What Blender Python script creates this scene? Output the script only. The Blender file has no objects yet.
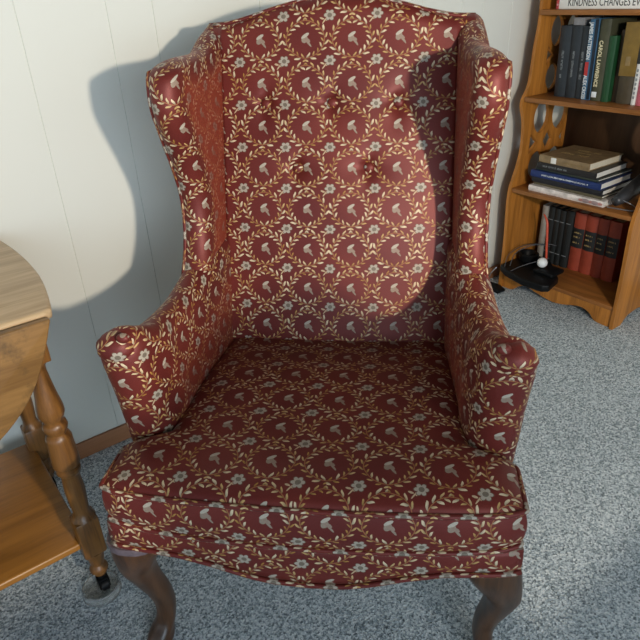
import bpy, bmesh, math, random
import numpy as np
from mathutils import Vector, Matrix
random.seed(7)
COL = bpy.context.scene.collection
PI = math.pi

# ------------------------------------------------------------------ node helper
class NT:
    def __init__(s, tree): s.t = tree; s.n = tree.nodes; s.l = tree.links
    def put(s, sock, v):
        if isinstance(v, bpy.types.NodeSocket): s.l.new(v, sock)
        else: sock.default_value = v
    def m(s, op, a, b=0.0, c=0.0):
        n = s.n.new('ShaderNodeMath'); n.operation = op
        s.put(n.inputs[0], a); s.put(n.inputs[1], b); s.put(n.inputs[2], c)
        return n.outputs[0]
    def add(s, a, b): return s.m('ADD', a, b)
    def sub(s, a, b): return s.m('SUBTRACT', a, b)
    def mul(s, a, b): return s.m('MULTIPLY', a, b)
    def lt(s, a, b): return s.m('LESS_THAN', a, b)
    def gt(s, a, b): return s.m('GREATER_THAN', a, b)
    def mx(s, a, b): return s.m('MAXIMUM', a, b)
    def mn(s, a, b): return s.m('MINIMUM', a, b)
    def mix(s, f, a, b):
        n = s.n.new('ShaderNodeMix'); n.data_type = 'RGBA'
        s.put(n.inputs[0], f)
        for i, v in ((6, a), (7, b)):
            if isinstance(v, tuple) and len(v) == 3: v = (*v, 1)
            s.put(n.inputs[i], v)
        return n.outputs[2]
    def noise(s, vec, scale, detail=2.0, rough=0.5, dist=0.0):
        n = s.n.new('ShaderNodeTexNoise'); s.put(n.inputs['Vector'], vec)
        n.inputs['Scale'].default_value = scale; n.inputs['Detail'].default_value = detail
        n.inputs['Roughness'].default_value = rough; n.inputs['Distortion'].default_value = dist
        return n.outputs[0]
    def ramp(s, f, stops):
        n = s.n.new('ShaderNodeValToRGB'); s.put(n.inputs[0], f)
        e = n.color_ramp.elements
        while len(e) < len(stops): e.new(0.5)
        for i, (p, c) in enumerate(stops): e[i].position = p; e[i].color = (*c, 1)
        return n.outputs[0]
    def mapv(s, vec, scale=(1,1,1), rot=(0,0,0), loc=(0,0,0)):
        n = s.n.new('ShaderNodeMapping'); s.put(n.inputs[0], vec)
        n.inputs['Scale'].default_value = scale; n.inputs['Rotation'].default_value = rot; n.inputs['Location'].default_value = loc
        return n.outputs[0]
    def bump(s, h, strength, dist):
        n = s.n.new('ShaderNodeBump'); s.put(n.inputs['Height'], h)
        n.inputs['Strength'].default_value = strength; n.inputs['Distance'].default_value = dist
        return n.outputs[0]

def srgb(r, g, b):
    f = lambda c: ((c/255+0.055)/1.055)**2.4 if c > 10 else c/255/12.92
    return (f(r), f(g), f(b))

def new_mat(name, rough=0.5, spec=0.5):
    m = bpy.data.materials.new(name); m.use_nodes = True
    t = NT(m.node_tree); bs = m.node_tree.nodes['Principled BSDF']
    bs.inputs['Roughness'].default_value = rough
    bs.inputs['Specular IOR Level'].default_value = spec
    return m, t, bs

def coord(t, kind='Object'):
    return t.n.new('ShaderNodeTexCoord').outputs[kind]

def plain(name, col, rough=0.5, spec=0.5, var=0.12, scale=60.0, bump=0.0):
    """a nearly flat colour with a little procedural mottling"""
    m, t, bs = new_mat(name, rough, spec)
    n = t.noise(coord(t), scale, 3)
    lo = tuple(c*(1-var) for c in col); hi = tuple(min(1, c*(1+var)) for c in col)
    t.put(bs.inputs['Base Color'], t.ramp(n, [(0.3, lo), (0.7, hi)]))
    if bump: t.put(bs.inputs['Normal'], t.bump(n, bump, 0.002))
    return m

def wood(name, dark, light, axis=0, rough=0.4, scale=6.0, spec=0.4, blotch=None, coat=0.0):
    m, t, bs = new_mat(name, rough, spec)
    c = coord(t)
    sc = [scale*6]*3; sc[axis] = scale*0.55
    g = t.noise(t.mapv(c, tuple(sc)), 1.0, 5, 0.6, 0.6)
    sc2 = [scale*40]*3; sc2[axis] = scale*2
    f = t.noise(t.mapv(c, tuple(sc2)), 1.0, 2)
    v = t.add(t.mul(g, 0.75), t.mul(f, 0.25))
    colr = t.ramp(v, [(0.36, dark), (0.62, light)])
    if blotch:
        b = t.noise(c, 16, 6, 0.7)
        b2 = t.ramp(b, [(0.5, (0,0,0)), (0.68, (1,1,1))])
        colr = t.mix(t.mul(b2, 0.75), colr, blotch)
    t.put(bs.inputs['Base Color'], colr)
    t.put(bs.inputs['Normal'], t.bump(v, 0.12, 0.002))
    bs.inputs['Coat Weight'].default_value = coat
    bs.inputs['Coat Roughness'].default_value = 0.25
    return m

# ------------------------------------------------------------------ brocade cloth
def brocade():
    m, t, bs = new_mat('burgundy_brocade', 0.5, 0.3)
    uv = t.n.new('ShaderNodeTexCoord').outputs['UV']
    wob = t.n.new('ShaderNodeTexNoise'); wob.inputs['Scale'].default_value = 55; t.put(wob.inputs['Vector'], uv)
    sep = t.n.new('ShaderNodeSeparateXYZ'); t.put(sep.inputs[0], uv)
    W, H = 0.0965, 0.0865
    wn = t.mul(t.sub(wob.outputs[0], 0.5), 0.035)
    X = t.add(t.m('DIVIDE', sep.outputs[0], W), wn); Y = t.add(t.m('DIVIDE', sep.outputs[1], H), wn)
    fl = lambda a: t.m('FLOOR', a); fr = lambda a: t.m('FRACT', a)
    cx = t.sub(fr(X), 0.5); cy = t.sub(fr(Y), 0.5)
    ix = fl(X); iy = fl(Y)
    # --- wreath of paired leaves
    ax = t.m('ABSOLUTE', cx)
    r = t.m('POWER', t.add(t.m('POWER', ax, 1.8), t.m('POWER', t.m('ABSOLUTE', cy), 1.8)), 1/1.8)
    a = t.m('ARCTAN2', ax, t.mul(cy, -1))              # 0 at the bottom, pi at the top
    R0 = 0.418
    d = t.sub(r, R0); ad = t.m('ABSOLUTE', d)
    out = t.gt(d, 0)
    NL = 9.0
    q = t.add(t.sub(t.mul(a, NL/PI), t.mul(ad, 7.0)), t.add(t.mul(out, 0.45), 0.35))
    li = fl(q); e = t.m('ABSOLUTE', t.sub(fr(q), 0.5))
    wv = t.n.new('ShaderNodeCombineXYZ')
    t.put(wv.inputs[0], t.add(t.add(ix, t.mul(li, 7.31)), t.mul(out, 3.7)))
    t.put(wv.inputs[1], t.add(iy, t.mul(t.gt(cx, 0), 5.3)))
    wn2 = t.n.new('ShaderNodeTexWhiteNoise'); wn2.noise_dimensions = '2D'; t.put(wn2.inputs['Vector'], wv.outputs[0])
    rnd = wn2.outputs[0]
    dmax = t.add(0.080, t.mul(rnd, 0.035))
    prof = t.m('SINE', t.mul(t.mn(t.m('DIVIDE', ad, dmax), 1.0), PI))
    leaf = t.lt(e, t.mul(prof, t.add(0.18, t.mul(rnd, 0.09))))
    stem = t.lt(ad, 0.0075)
    stem = t.mul(stem, t.gt(e, 0.05))
    # --- flower where four wreaths meet
    def ell(px, py, ox, oy, ang, ra, rb):
        x = t.sub(px, ox); y = t.sub(py, oy); c, s_ = math.cos(ang), math.sin(ang)
        u = t.add(t.mul(x, c/ra), t.mul(y, s_/ra)); v = t.add(t.mul(x, -s_/rb), t.mul(y, c/rb))
        return t.lt(t.add(t.mul(u, u), t.mul(v, v)), 1.0)
    fx = t.sub(fr(t.add(X, 0.5)), 0.5); fy = t.sub(fr(t.add(Y, 0.5)), 0.5)
    ox, oy = 0.03, 0.02
    gx = t.sub(fx, ox); gy = t.sub(fy, oy)
    fr_ = t.m('SQRT', t.add(t.mul(gx, gx), t.mul(gy, gy)))
    fa = t.m('ARCTAN2', gy, gx)
    pet = t.add(0.075, t.mul(t.m('POWER', t.m('ABSOLUTE', t.m('COSINE', t.mul(fa, 3.0))), 0.6), 0.058))
    flower = t.lt(fr_, pet)
    core = t.lt(fr_, 0.05)
    fstem = t.mx(ell(fx, fy, -0.085, -0.10, 0.95, 0.085, 0.014), t.mx(ell(fx, fy, -0.135, -0.045, -0.3, 0.05, 0.022), ell(fx, fy, -0.05, -0.075, 1.9, 0.035, 0.016)))
    # --- little bell-shaped spray in the middle of each wreath
    b1 = ell(cx, cy, 0.0, 0.085, 0.6, 0.095, 0.036)
    b2 = ell(cx, cy, -0.015, 0.0, 1.2, 0.085, 0.062)
    b3 = ell(cx, cy, 0.075, -0.085, -0.95, 0.10, 0.022)
    b4 = ell(cx, cy, 0.045, -0.02, -0.6, 0.07, 0.04)
    bell = t.mx(t.mx(b1, b2), t.mx(b3, b4))
    # --- colours
    fine = t.noise(uv, 900, 2)
    big = t.noise(uv, 5.5, 2)
    base = t.ramp(big, [(0.35, (0.120, 0.0185, 0.0155)), (0.65, (0.165, 0.0265, 0.0195))])
    gold = t.ramp(t.add(t.mul(rnd, 0.7), t.mul(t.noise(uv, 14, 2), 0.45)),
                  [(0.22, (0.40, 0.20, 0.045)), (0.5, (0.52, 0.335, 0.135)), (0.80, (0.60, 0.48, 0.31))])
    tip = t.ramp(t.m('DIVIDE', ad, 0.09), [(0.15, (0.5, 0.5, 0.5)), (0.75, (1.08, 1.08, 1.08))])
    mm = t.n.new('ShaderNodeMix'); mm.data_type = 'RGBA'; mm.blend_type = 'MULTIPLY'; mm.inputs[0].default_value = 1
    t.put(mm.inputs[6], gold); t.put(mm.inputs[7], tip)
    col = t.mix(stem, base, (0.36, 0.14, 0.055))
    col = t.mix(leaf, col, mm.outputs[2])
    col = t.mix(bell, col, t.mix(fine, (0.16, 0.10, 0.075), (0.40, 0.32, 0.235))); col = t.mix(b1, col, (0.44,0.38,0.30)); col = t.mix(t.mul(b4, t.gt(fine, 0.5)), col, (0.30, 0.20, 0.15))
    col = t.mix(fstem, col, (0.50, 0.36, 0.22))
    col = t.mix(flower, col, (0.16, 0.10, 0.07)); col = t.mix(t.lt(fr_, t.sub(pet, 0.014)), col, t.mix(fine, (0.24, 0.20, 0.15), (0.54, 0.47, 0.38))); col = t.mix(core, col, (0.17,0.135,0.10))
    sheen_fade = t.n.new('ShaderNodeAttribute'); sheen_fade.attribute_name = 'sheen_fade'
    fd = sheen_fade.outputs['Fac']
    col = t.mix(t.mul(fd, t.add(0.55, t.mul(fine, 0.5))), col, t.mix(t.mul(t.mx(flower, bell), 0.5), (0.30, 0.050, 0.024), (0.11, 0.022, 0.014)))  # inner sides: pattern gives way to orange, grazing satin sheen painted in
    mask = t.mx(t.mx(leaf, t.mul(stem, 0.5)), t.mx(t.mx(bell, fstem), flower))
    thread = t.noise(t.mapv(uv, (2200, 350, 1)), 1.0, 1)
    col2 = t.n.new('ShaderNodeMix'); col2.data_type = 'RGBA'; col2.blend_type = 'MULTIPLY'; col2.inputs[0].default_value = 1
    t.put(col2.inputs[6], col); t.put(col2.inputs[7], t.ramp(thread, [(0.3, (0.82,)*3), (0.7, (1.12,)*3)]))
    t.put(bs.inputs['Base Color'], col2.outputs[2])
    t.put(bs.inputs['Roughness'], t.add(0.48, t.mul(mask, 0.04)))
    t.put(bs.inputs['Metallic'], t.sub(0.22, t.mul(mask, 0.15)))
    t.put(bs.inputs['Normal'], t.bump(t.add(mask, t.mul(thread, 0.25)), 0.35, 0.0012))
    bs.inputs['Sheen Weight'].default_value = 0.08
    bs.inputs['Sheen Roughness'].default_value = 0.35
    bs.inputs['Sheen Tint'].default_value = (1.0, 0.42, 0.32, 1)
    return m

MAT = dict(
    cloth=brocade(),
    leg=wood('dark_mahogany', (0.032, 0.014, 0.006), (0.100, 0.044, 0.018), 2, 0.34, 7, 0.5, coat=0.15),
    case=wood('honey_maple', (0.25, 0.092, 0.014), (0.49, 0.190, 0.032), 2, 0.42, 5),
    shelf=wood('honey_maple_shelf', (0.17, 0.062, 0.014), (0.32, 0.125, 0.030), 1, 0.4, 5),
    caseback=wood('dark_case_back', (0.05, 0.024, 0.010), (0.085, 0.042, 0.018), 2, 0.6, 4),
    top=wood('worn_maple_top', (0.40, 0.27, 0.145), (0.60, 0.44, 0.265), 0, 0.38, 5),
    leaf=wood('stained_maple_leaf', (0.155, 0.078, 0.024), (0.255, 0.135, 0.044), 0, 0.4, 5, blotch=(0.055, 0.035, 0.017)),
    cart=wood('maple_cart', (0.085, 0.036, 0.010), (0.23, 0.098, 0.023), 2, 0.38, 6, 0.4, coat=0.08),
    cartshelf=wood('maple_cart_shelf', (0.20, 0.082, 0.013), (0.33, 0.14, 0.024), 0, 0.34, 4, 0.5),
    base=wood('brown_baseboard', (0.27, 0.115, 0.05), (0.38, 0.17, 0.08), 0, 0.42, 4),
    black=plain('black_plastic', (0.004, 0.0045, 0.005), 0.5, 0.2),
    rubber=plain('black_rubber', (0.015, 0.015, 0.015), 0.6),
    paper=plain('page_edges', (0.62, 0.56, 0.43), 0.8, 0.2, 0.10, 300),
    whitepaper=plain('white_page_edges', (0.68, 0.66, 0.60), 0.8, 0.2, 0.08, 300),
    white=plain('matt_white', (0.78, 0.77, 0.72), 0.5, 0.4, 0.03),
    steel=plain('grey_metal', (0.35, 0.36, 0.38), 0.35, 0.6, 0.05),
)
MAT['steel'].node_tree.nodes['Principled BSDF'].inputs['Metallic'].default_value = 0.8

# ------------------------------------------------------------------ mesh helpers
def link(name, mesh, mat=None, parent=None, smooth=True):
    if mat: mesh.materials.append(mat)
    if smooth:
        for p in mesh.polygons: p.use_smooth = True
    o = bpy.data.objects.new(name, mesh); COL.objects.link(o)
    if parent: o.parent = parent
    return o

def empty(name, loc, rz=0.0):
    o = bpy.data.objects.new(name, None); COL.objects.link(o)
    o.location = loc; o.rotation_euler = (0, 0, rz); o.empty_display_size = 0.05
    return o

def tag(o, label=None, cat=None, group=None, kind=None):
    for k, v in (('label', label), ('category', cat), ('group', group), ('kind', kind)):
        if v: o[k] = v
    return o

def from_bm(name, bm, mat, parent=None, smooth=True, angle=None):
    bmesh.ops.recalc_face_normals(bm, faces=bm.faces[:])
    if angle is not None:
        for e in bm.edges:
            if len(e.link_faces) == 2 and e.calc_face_angle(0) > math.radians(angle): e.smooth = False
    me = bpy.data.meshes.new(name); bm.to_mesh(me); bm.free()
    return link(name, me, mat, parent, smooth)

def bm_box(bm, x0, x1, y0, y1, z0, z1, bevel=0.0, mtx=None, seg=2):
    r = bmesh.ops.create_cube(bm, size=1)
    vs = r['verts']
    for v in vs:
        v.co = Vector((x0+(v.co.x+.5)*(x1-x0), y0+(v.co.y+.5)*(y1-y0), z0+(v.co.z+.5)*(z1-z0)))
    if bevel:
        es = list({e for v in vs for e in v.link_edges})
        rr = bmesh.ops.bevel(bm, geom=es, offset=bevel, segments=seg, affect='EDGES', profile=0.5)
        vs = list({v for f in rr['faces'] for v in f.verts} | {v for v in vs if v.is_valid})
    if mtx:
        for v in vs: v.co = mtx @ v.co
    return vs

def box(name, b, mat, parent=None, bevel=0.002, mtx=None):
    bm = bmesh.new(); bm_box(bm, *b, bevel=bevel, mtx=mtx)
    return from_bm(name, bm, mat, parent, True, 35)

def bm_tube(bm, pts, rad, n=8, closed=False, uvl=None, cap=True):
    pts = [Vector(p) for p in pts]; N = len(pts)
    rads = [float(q) for q in rad] if hasattr(rad, "__len__") else [rad]*N
    rings = []; up = None; L = 0
    for i, p in enumerate(pts):
        a = pts[(i-1) % N] if (closed or i > 0) else p
        b = pts[(i+1) % N] if (closed or i < N-1) else p
        tn = (b-a).normalized()
        if up is None:
            up = Vector((0, 0, 1)) if abs(tn.z) < 0.9 else Vector((1, 0, 0))
        s = tn.cross(up).normalized(); up = s.cross(tn).normalized()
        if i: L += (p-pts[i-1]).length
        rings.append(([bm.verts.new(p+rads[i]*(s*math.cos(2*PI*k/n)+up*math.sin(2*PI*k/n))) for k in range(n)], L))
    cnt = N if closed else N-1
    for i in range(cnt):
        A, la = rings[i]; B, lb = rings[(i+1) % N]
        for k in range(n):
            f = bm.faces.new((A[k], A[(k+1) % n], B[(k+1) % n], B[k]))
            if uvl:
                for lp, uvv in zip(f.loops, ((la, k*.004), (la, (k+1)*.004), (lb, (k+1)*.004), (lb, k*.004))): lp[uvl].uv = uvv
    if cap and not closed:
        bm.faces.new(rings[0][0][::-1]); bm.faces.new(rings[-1][0])

def tube(name, pts, rad, mat, parent=None, n=8, closed=False, uv=False):
    bm = bmesh.new(); l = bm.loops.layers.uv.new('UVMap') if uv else None
    bm_tube(bm, pts, rad, n, closed, l)
    return from_bm(name, bm, mat, parent)

def bm_lathe(bm, prof, center, n=24):
    """prof: list of (radius, z); center (x,y)"""
    rings = []
    for r, z in prof:
        rings.append([bm.verts.new((center[0]+r*math.cos(2*PI*k/n), center[1]+r*math.sin(2*PI*k/n), z)) for k in range(n)])
    for A, B in zip(rings, rings[1:]):
        for k in range(n): bm.faces.new((A[k], A[(k+1) % n], B[(k+1) % n], B[k]))
    bm.faces.new(rings[0][::-1]); bm.faces.new(rings[-1])

def bm_prism(bm, outline, axis, a, b, holes=()):
    """extrude a polygon (with holes) along axis between a and b"""
    def P(p, w):
        if axis == 0: return (w, p[0], p[1])
        if axis == 1: return (p[0], w, p[1])
        return (p[0], p[1], w)
    loops = [outline]+list(holes)
    es = []
    for lp in loops:
        vs = [bm.verts.new(P(p, a)) for p in lp]
        es += [bm.edges.new((vs[i], vs[(i+1) % len(vs)])) for i in range(len(vs))]
    r = bmesh.ops.triangle_fill(bm, edges=es, use_beauty=True)
    fs = [g for g in r['geom'] if isinstance(g, bmesh.types.BMFace)]
    ex = bmesh.ops.extrude_face_region(bm, geom=fs)
    d = Vector(P((0, 0), b))-Vector(P((0, 0), a))
    bmesh.ops.translate(bm, verts=[g for g in ex['geom'] if isinstance(g, bmesh.types.BMVert)], vec=d)

def spline(pts, n, closed=False):
    """Catmull-Rom sampled evenly by parameter, then re-sampled by length"""
    P = [np.array(p, float) for p in pts]
    ext = [2*P[0]-P[1]]+P+[2*P[-1]-P[-2]]
    out = []
    for i in range(1, len(ext)-2):
        p0, p1, p2, p3 = ext[i-1:i+3]
        for k in range(20):
            t = k/20
            out.append(0.5*((2*p1)+(-p0+p2)*t+(2*p0-5*p1+4*p2-p3)*t*t+(-p0+3*p1-3*p2+p3)*t**3))
    out.append(P[-1]); out = np.array(out)
    L = np.concatenate([[0], np.cumsum(np.linalg.norm(np.diff(out, axis=0), axis=1))])
    u = np.linspace(0, L[-1], n) if isinstance(n, int) else np.asarray(n)*L[-1]
    return np.stack([np.interp(u, L, out[:, k]) for k in range(out.shape[1])], 1)

def two_sheet(name, F, Bk, UVF, UVB, mat, parent, merge=0.0002, sheen_fade=None):
    """closed solid from a front and a back grid of points that meet round the rim"""
    ns, nt = F.shape[:2]
    bm = bmesh.new(); ul = bm.loops.layers.uv.new('UVMap')
    fl = bm.verts.layers.float.new('sheen_fade') if sheen_fade is not None else None
    vf = [[bm.verts.new(F[i, j]) for j in range(nt)] for i in range(ns)]
    if fl:
        for i in range(ns):
            for j in range(nt): vf[i][j][fl] = float(sheen_fade[i, j])
    vb = [[bm.verts.new(Bk[i, j]) for j in range(nt)] for i in range(ns)]
    def face(vs, uvs):
        f = bm.faces.new(vs)
        for lp, u in zip(f.loops, uvs): lp[ul].uv = u
    for i in range(ns-1):
        for j in range(nt-1):
            q = ((i, j), (i+1, j), (i+1, j+1), (i, j+1))
            face([vf[a][b] for a, b in q], [UVF[a, b] for a, b in q])
            q = q[::-1]
            face([vb[a][b] for a, b in q], [UVB[a, b] for a, b in q])
    rim = [(i, 0) for i in range(ns)]+[(ns-1, j) for j in range(1, nt)]+[(i, nt-1) for i in range(ns-2, -1, -1)]+[(0, j) for j in range(nt-2, 0, -1)]
    for k in range(len(rim)):
        a, b = rim[k], rim[(k+1) % len(rim)]
        face([vf[a[0]][a[1]], vb[a[0]][a[1]], vb[b[0]][b[1]], vf[b[0]][b[1]]], [UVF[a], UVB[a], UVB[b], UVF[b]])
    bmesh.ops.remove_doubles(bm, verts=bm.verts[:], dist=merge)
    return from_bm(name, bm, mat, parent)

def arc2(P, axis):
    d = np.linalg.norm(np.diff(P, axis=axis), axis=2)
    z = np.zeros((1, P.shape[1]) if axis == 0 else (P.shape[0], 1))
    return np.concatenate([z, np.cumsum(d, axis=axis)], axis=axis)

def edge_samples(n, fine):
    """0..1, dense near 0"""
    x = np.linspace(0, 1, n)
    return x**fine

# ------------------------------------------------------------------ ARMCHAIR
CX, CY, CYAW = 0.3882, -0.9425, math.radians(44.8535)
chair = empty('armchair', (CX, CY, 0), -CYAW)
tag(chair, 'burgundy floral brocade wing chair with a button-tufted back standing on blue-grey carpet', 'armchair')
cloth = MAT['cloth']

def lerp(a, b, x): return a+(b-a)*np.clip(x, 0, 1)
def sstep(a, b, x):
    y = np.clip((x-a)/(b-a), 0, 1); return y*y*(3-2*y)

def rnd_prof(x, p=2.0):
    x = np.clip(x, 0, 1); return (1-(1-x)**p)**(1/p)

def side_panel(name, side, front, top, vback, zbot, mu, H, uoff, voff, fmax, f0, f1, ns=44, nt=64):
    """padded side: front curve (bottom to top), top curve (front to back), thickness H about u=mu(v,z)"""
    s = edge_samples(ns, 1.8); t = 1-edge_samples(nt, 1.5)[::-1]
    fc = spline(front, t); tc = spline(top, s)
    bt = np.array([vback, zbot]); tt = np.array(top[-1])
    bc = bt+(tt-bt)*t[:, None]
    lo = fc[0]+(bt-fc[0])*s[:, None]
    S, T = s[:, None, None], t[None, :, None]
    G = (1-S)*fc[None]+S*bc[None]+(1-T)*lo[:, None]+T*tc[:, None]-((1-S)*(1-T)*fc[0]+S*(1-T)*bt+(1-S)*T*fc[-1]+S*T*tt)
    v, z = G[..., 0], G[..., 1]
    df = np.linalg.norm(G-G[0:1], axis=2); dt = np.linalg.norm(G-G[:, -1:], axis=2)
    Hh = H(v, z) if callable(H) else H
    h = Hh*rnd_prof(df/Hh)*rnd_prof(dt/Hh)
    m = mu(v, z)
    Fi = np.stack([side*(m-h), v, z], 2); Fo = np.stack([side*(m+h), v, z], 2)
    U1 = -arc2(Fi, 0); U2 = arc2(Fo, 0)
    V1 = arc2(Fi, 1); V2 = arc2(Fo, 1)
    uvi = np.stack([side*U1+uoff, V1+voff], 2); uvo = np.stack([side*U2+uoff, V2+voff], 2)
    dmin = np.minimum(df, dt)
    o = two_sheet(name, Fi, Fo, uvi, uvo, cloth, chair, sheen_fade=fmax*sstep(f0, f1, dmin))
    return o, Fo, Fi

def piping(name, pts, parent, r=0.0042):
    return tube(name, pts, r, cloth, parent, 8, False, True)


for side in (-1, 1):
    # wing
    wing_front = [(.395, .605), (.425, .642), (.458, .690), (.476, .745), (.479, .80), (.460, .86), (.432, .92), (.409, .972), (.407, 1.005), (.415, 1.034), (.436, 1.051)]
    wing_top = [(.436, 1.051), (.47, 1.059), (.51, 1.061), (.56, 1.060), (.61, 1.060), (.65, 1.067), (.70, 1.088), (.77, 1.106)]
    mu_w = lambda v, z: lerp(.288, .276, (v-.40)/.28)
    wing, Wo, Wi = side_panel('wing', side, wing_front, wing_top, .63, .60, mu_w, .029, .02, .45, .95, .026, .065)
    k = 9
    pts = [Wo[k, j] for j in range(3, Wo.shape[1]-6, 2)]+[Wo[i, -k] for i in range(k, Wo.shape[0]-6, 2)]
    pts = [Vector(p)+Vector((side*.001, 0, 0)) for p in pts]
    piping('piping', pts, wing)
    # arm
    arm_front = [(.140, .338), (.134, .39), (.124, .46), (.112, .55), (.102, .615), (.104, .655), (.122, .684)]
    arm_top = [(.120, .682), (.143, .687), (.172, .672), (.215, .654), (.29, .644), (.36, .643), (.41, .650), (.455, .664), (.50, .676), (.60, .69)]
    def mu_a(v, z):
        front = lerp(.309, .292, sstep(.12, .22, v)); base = lerp(front, .278, (v-.24)/.3)
        return base+.005*np.exp(-((z-.66)/.05)**2)*(1-sstep(.12, .20, v))+.006*sstep(.54, .62, z)*sstep(.16, .24, v)*(1-sstep(.40, .5, v))
    H_a = lambda v, z: lerp(.043, .036, (v-.12)/.15)
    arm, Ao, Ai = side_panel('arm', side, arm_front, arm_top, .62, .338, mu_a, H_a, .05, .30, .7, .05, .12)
    # pleated scroll with a little covered rosette on the front of the roll
    bm = bmesh.new(); ul = bm.loops.layers.uv.new('UVMap')
    rows = []
    cen = Vector((side*.318, .122, .658))
    for i in range(13):
        a = i/12*PI
        ring = []
        for k_ in range(28):
            b = 2*PI*k_/28
            rr = 1+.035*math.cos(9*b)*math.sin(a)
            p = Vector((.0335*math.sin(a)*math.cos(b)*rr, .027*math.cos(a)*-1, .0285*math.sin(a)*math.sin(b)*rr))
            ring.append(bm.verts.new(cen+p))
        rows.append(ring)
    for i in range(12):
        for k_ in range(28):
            vs = (rows[i][k_], rows[i][(k_+1) % 28], rows[i+1][(k_+1) % 28], rows[i+1][k_])
            f = bm.faces.new(vs)
            for lp in f.loops: lp[ul].uv = (lp.vert.co.x*1.0+.02, lp.vert.co.z+.3)
    bmesh.ops.remove_doubles(bm, verts=bm.verts[:], dist=.0001)
    scroll = from_bm('arm_scroll', bm, cloth, arm)
    bm = bmesh.new(); ul = bm.loops.layers.uv.new('UVMap')
    bmesh.ops.create_uvsphere(bm, u_segments=14, v_segments=8, radius=.0115)
    for v in bm.verts: v.co = Vector((v.co.x, v.co.y*.7, v.co.z*.75))+Vector((side*.296, .108, .684))
    for f in bm.faces:
        for lp in f.loops: lp[ul].uv = (lp.vert.co.x+.05, lp.vert.co.z+.04)
    from_bm('rosette', bm, cloth, arm)

# backrest
ns, nt = 121, 111
sg = np.linspace(-1, 1, ns); tg = 1-edge_samples(nt, 1.35)[::-1]
BTN = [(-.152, .950), (-.008, .950), (.131, .948), (-.084, .822), (.071, .822)]
ztop_pts = spline([(0, 1.153), (.06, 1.149), (.13, 1.135), (.19, 1.119), (.24, 1.109), (.285, 1.106)], 60)
Fg = np.zeros((ns, nt, 3)); Bg = np.zeros((ns, nt, 3)); Ug = np.zeros((ns, nt, 2)); Ub = np.zeros((ns, nt, 2))
for i, s in enumerate(sg):
    u = s*.285
    zt = np.interp(abs(u), ztop_pts[:, 0], ztop_pts[:, 1])
    z = .36+tg*(zt-.36)
    vf = .508+.29*(z-.433)
    edge = max(0, (abs(u)-.235)/.05)
    bul = .016*(1-(u/.25)**2) if abs(u) < .25 else -.02*edge
    vf = vf-bul*np.clip((z-.36)/.1, 0, 1)
    for bu, bz in BTN:
        dd = np.hypot(u-bu, (z-bz)*1.04); an = np.arctan2((z-bz), u-bu)
        vf = vf+.015*np.exp(-(dd/.016)**2)+.0055*np.exp(-(dd/.042)**2)*(1+.35*np.cos(4*an+.6))
    H = .045
    top = H*(1-rnd_prof((zt-z)/.03, 2.4))
    Fg[i] = np.stack([np.full(nt, u), vf+top, z], 1)
    Bg[i] = np.stack([np.full(nt, u), .508+.29*(z-.433)+2*H-top, z], 1)
    vv = (z-.99)*1.041+.04325+.001
    Ug[i] = np.stack([np.full(nt, u-.033+.04825), vv], 1); Ub[i] = Ug[i]
back = two_sheet('backrest', Fg, Bg, Ug, Ub, cloth, chair, 0.0001)
nrm = Vector((0, -1, .29)).normalized()
qb = nrm.to_track_quat('Z', 'Y').to_matrix()
for bu, bz in BTN:
    bm = bmesh.new(); ul = bm.loops.layers.uv.new('UVMap')
    bmesh.ops.create_uvsphere(bm, u_segments=16, v_segments=10, radius=.0115)
    for v in bm.verts: v.co.z *= .55
    for f in bm.faces:
        for lp in f.loops: lp[ul].uv = (lp.vert.co.x+bu*3, lp.vert.co.y+bz*2)
    vf = .508+.29*(bz-.433)-.016*(1-(bu/.25)**2)+.013
    for v in bm.verts: v.co = qb @ v.co+Vector((bu, vf, bz))
    from_bm('button', bm, cloth, back)
topline = [(s*.262, .508+.29*(np.interp(abs(s*.262), ztop_pts[:, 0], ztop_pts[:, 1])-.012-.433)+.004, np.interp(abs(s*.262), ztop_pts[:, 0], ztop_pts[:, 1])-.004) for s in np.linspace(-1, 1, 60)]
piping('piping', topline, back, .0038)

# T-shaped seat cushion
ns, nt = 61, 61
def half_w(v): return lerp(lerp(.337, .266, sstep(.098, .150, v)), .243, (v-.15)/.36)
def bow(s): return -.016*(1-s*s)
ss = np.sin(np.linspace(-PI/2, PI/2, ns)); tt = np.concatenate([np.linspace(0, .3, 34), np.linspace(.3, 1, 28)[1:]])
nt = len(tt)
TG = np.zeros((ns, nt, 3)); BT = np.zeros((ns, nt, 3)); UT = np.zeros((ns, nt, 2))
for i, s in enumerate(ss):
    v0 = bow(s)+.012*(abs(s)**14)
    v = v0+tt*(.535-v0)
    w = half_w(v)
    z = .459+.001*s
    dfront = np.clip((v-v0)/.10, 0, 1); dside = np.clip((1-abs(s))*w/.07, 0, 1)
    crown = .026*rnd_prof(dfront, 2)*rnd_prof(dside, 2)*(1-.55*sstep(.25, .53, v))-.014*sstep(.3, .54, v)
    TG[i] = np.stack([s*w, v, z+crown], 1)
    BT[i] = np.stack([s*w, v, np.full(nt, .386-.012*(1-s*s))*1+0*v], 1)
    UT[i] = np.stack([s*w, v], 1)
bm = bmesh.new(); ul = bm.loops.layers.uv.new('UVMap')
def grid_faces(G, UV, flip=False):
    vs = [[bm.verts.new(G[i, j]) for j in range(G.shape[1])] for i in range(G.shape[0])]
    for i in range(G.shape[0]-1):
        for j in range(G.shape[1]-1):
            q = [(i, j), (i+1, j), (i+1, j+1), (i, j+1)]
            if flip: q = q[::-1]
            f = bm.faces.new([vs[a][b] for a, b in q])
            for lp, (a, b) in zip(f.loops, q): lp[ul].uv = UV[a, b]
    return vs
SUV = np.array([.014, -.021]); BUV = np.array([.0088, .065])
grid_faces(TG, UT+SUV); grid_faces(BT, UT+SUV, True)
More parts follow.
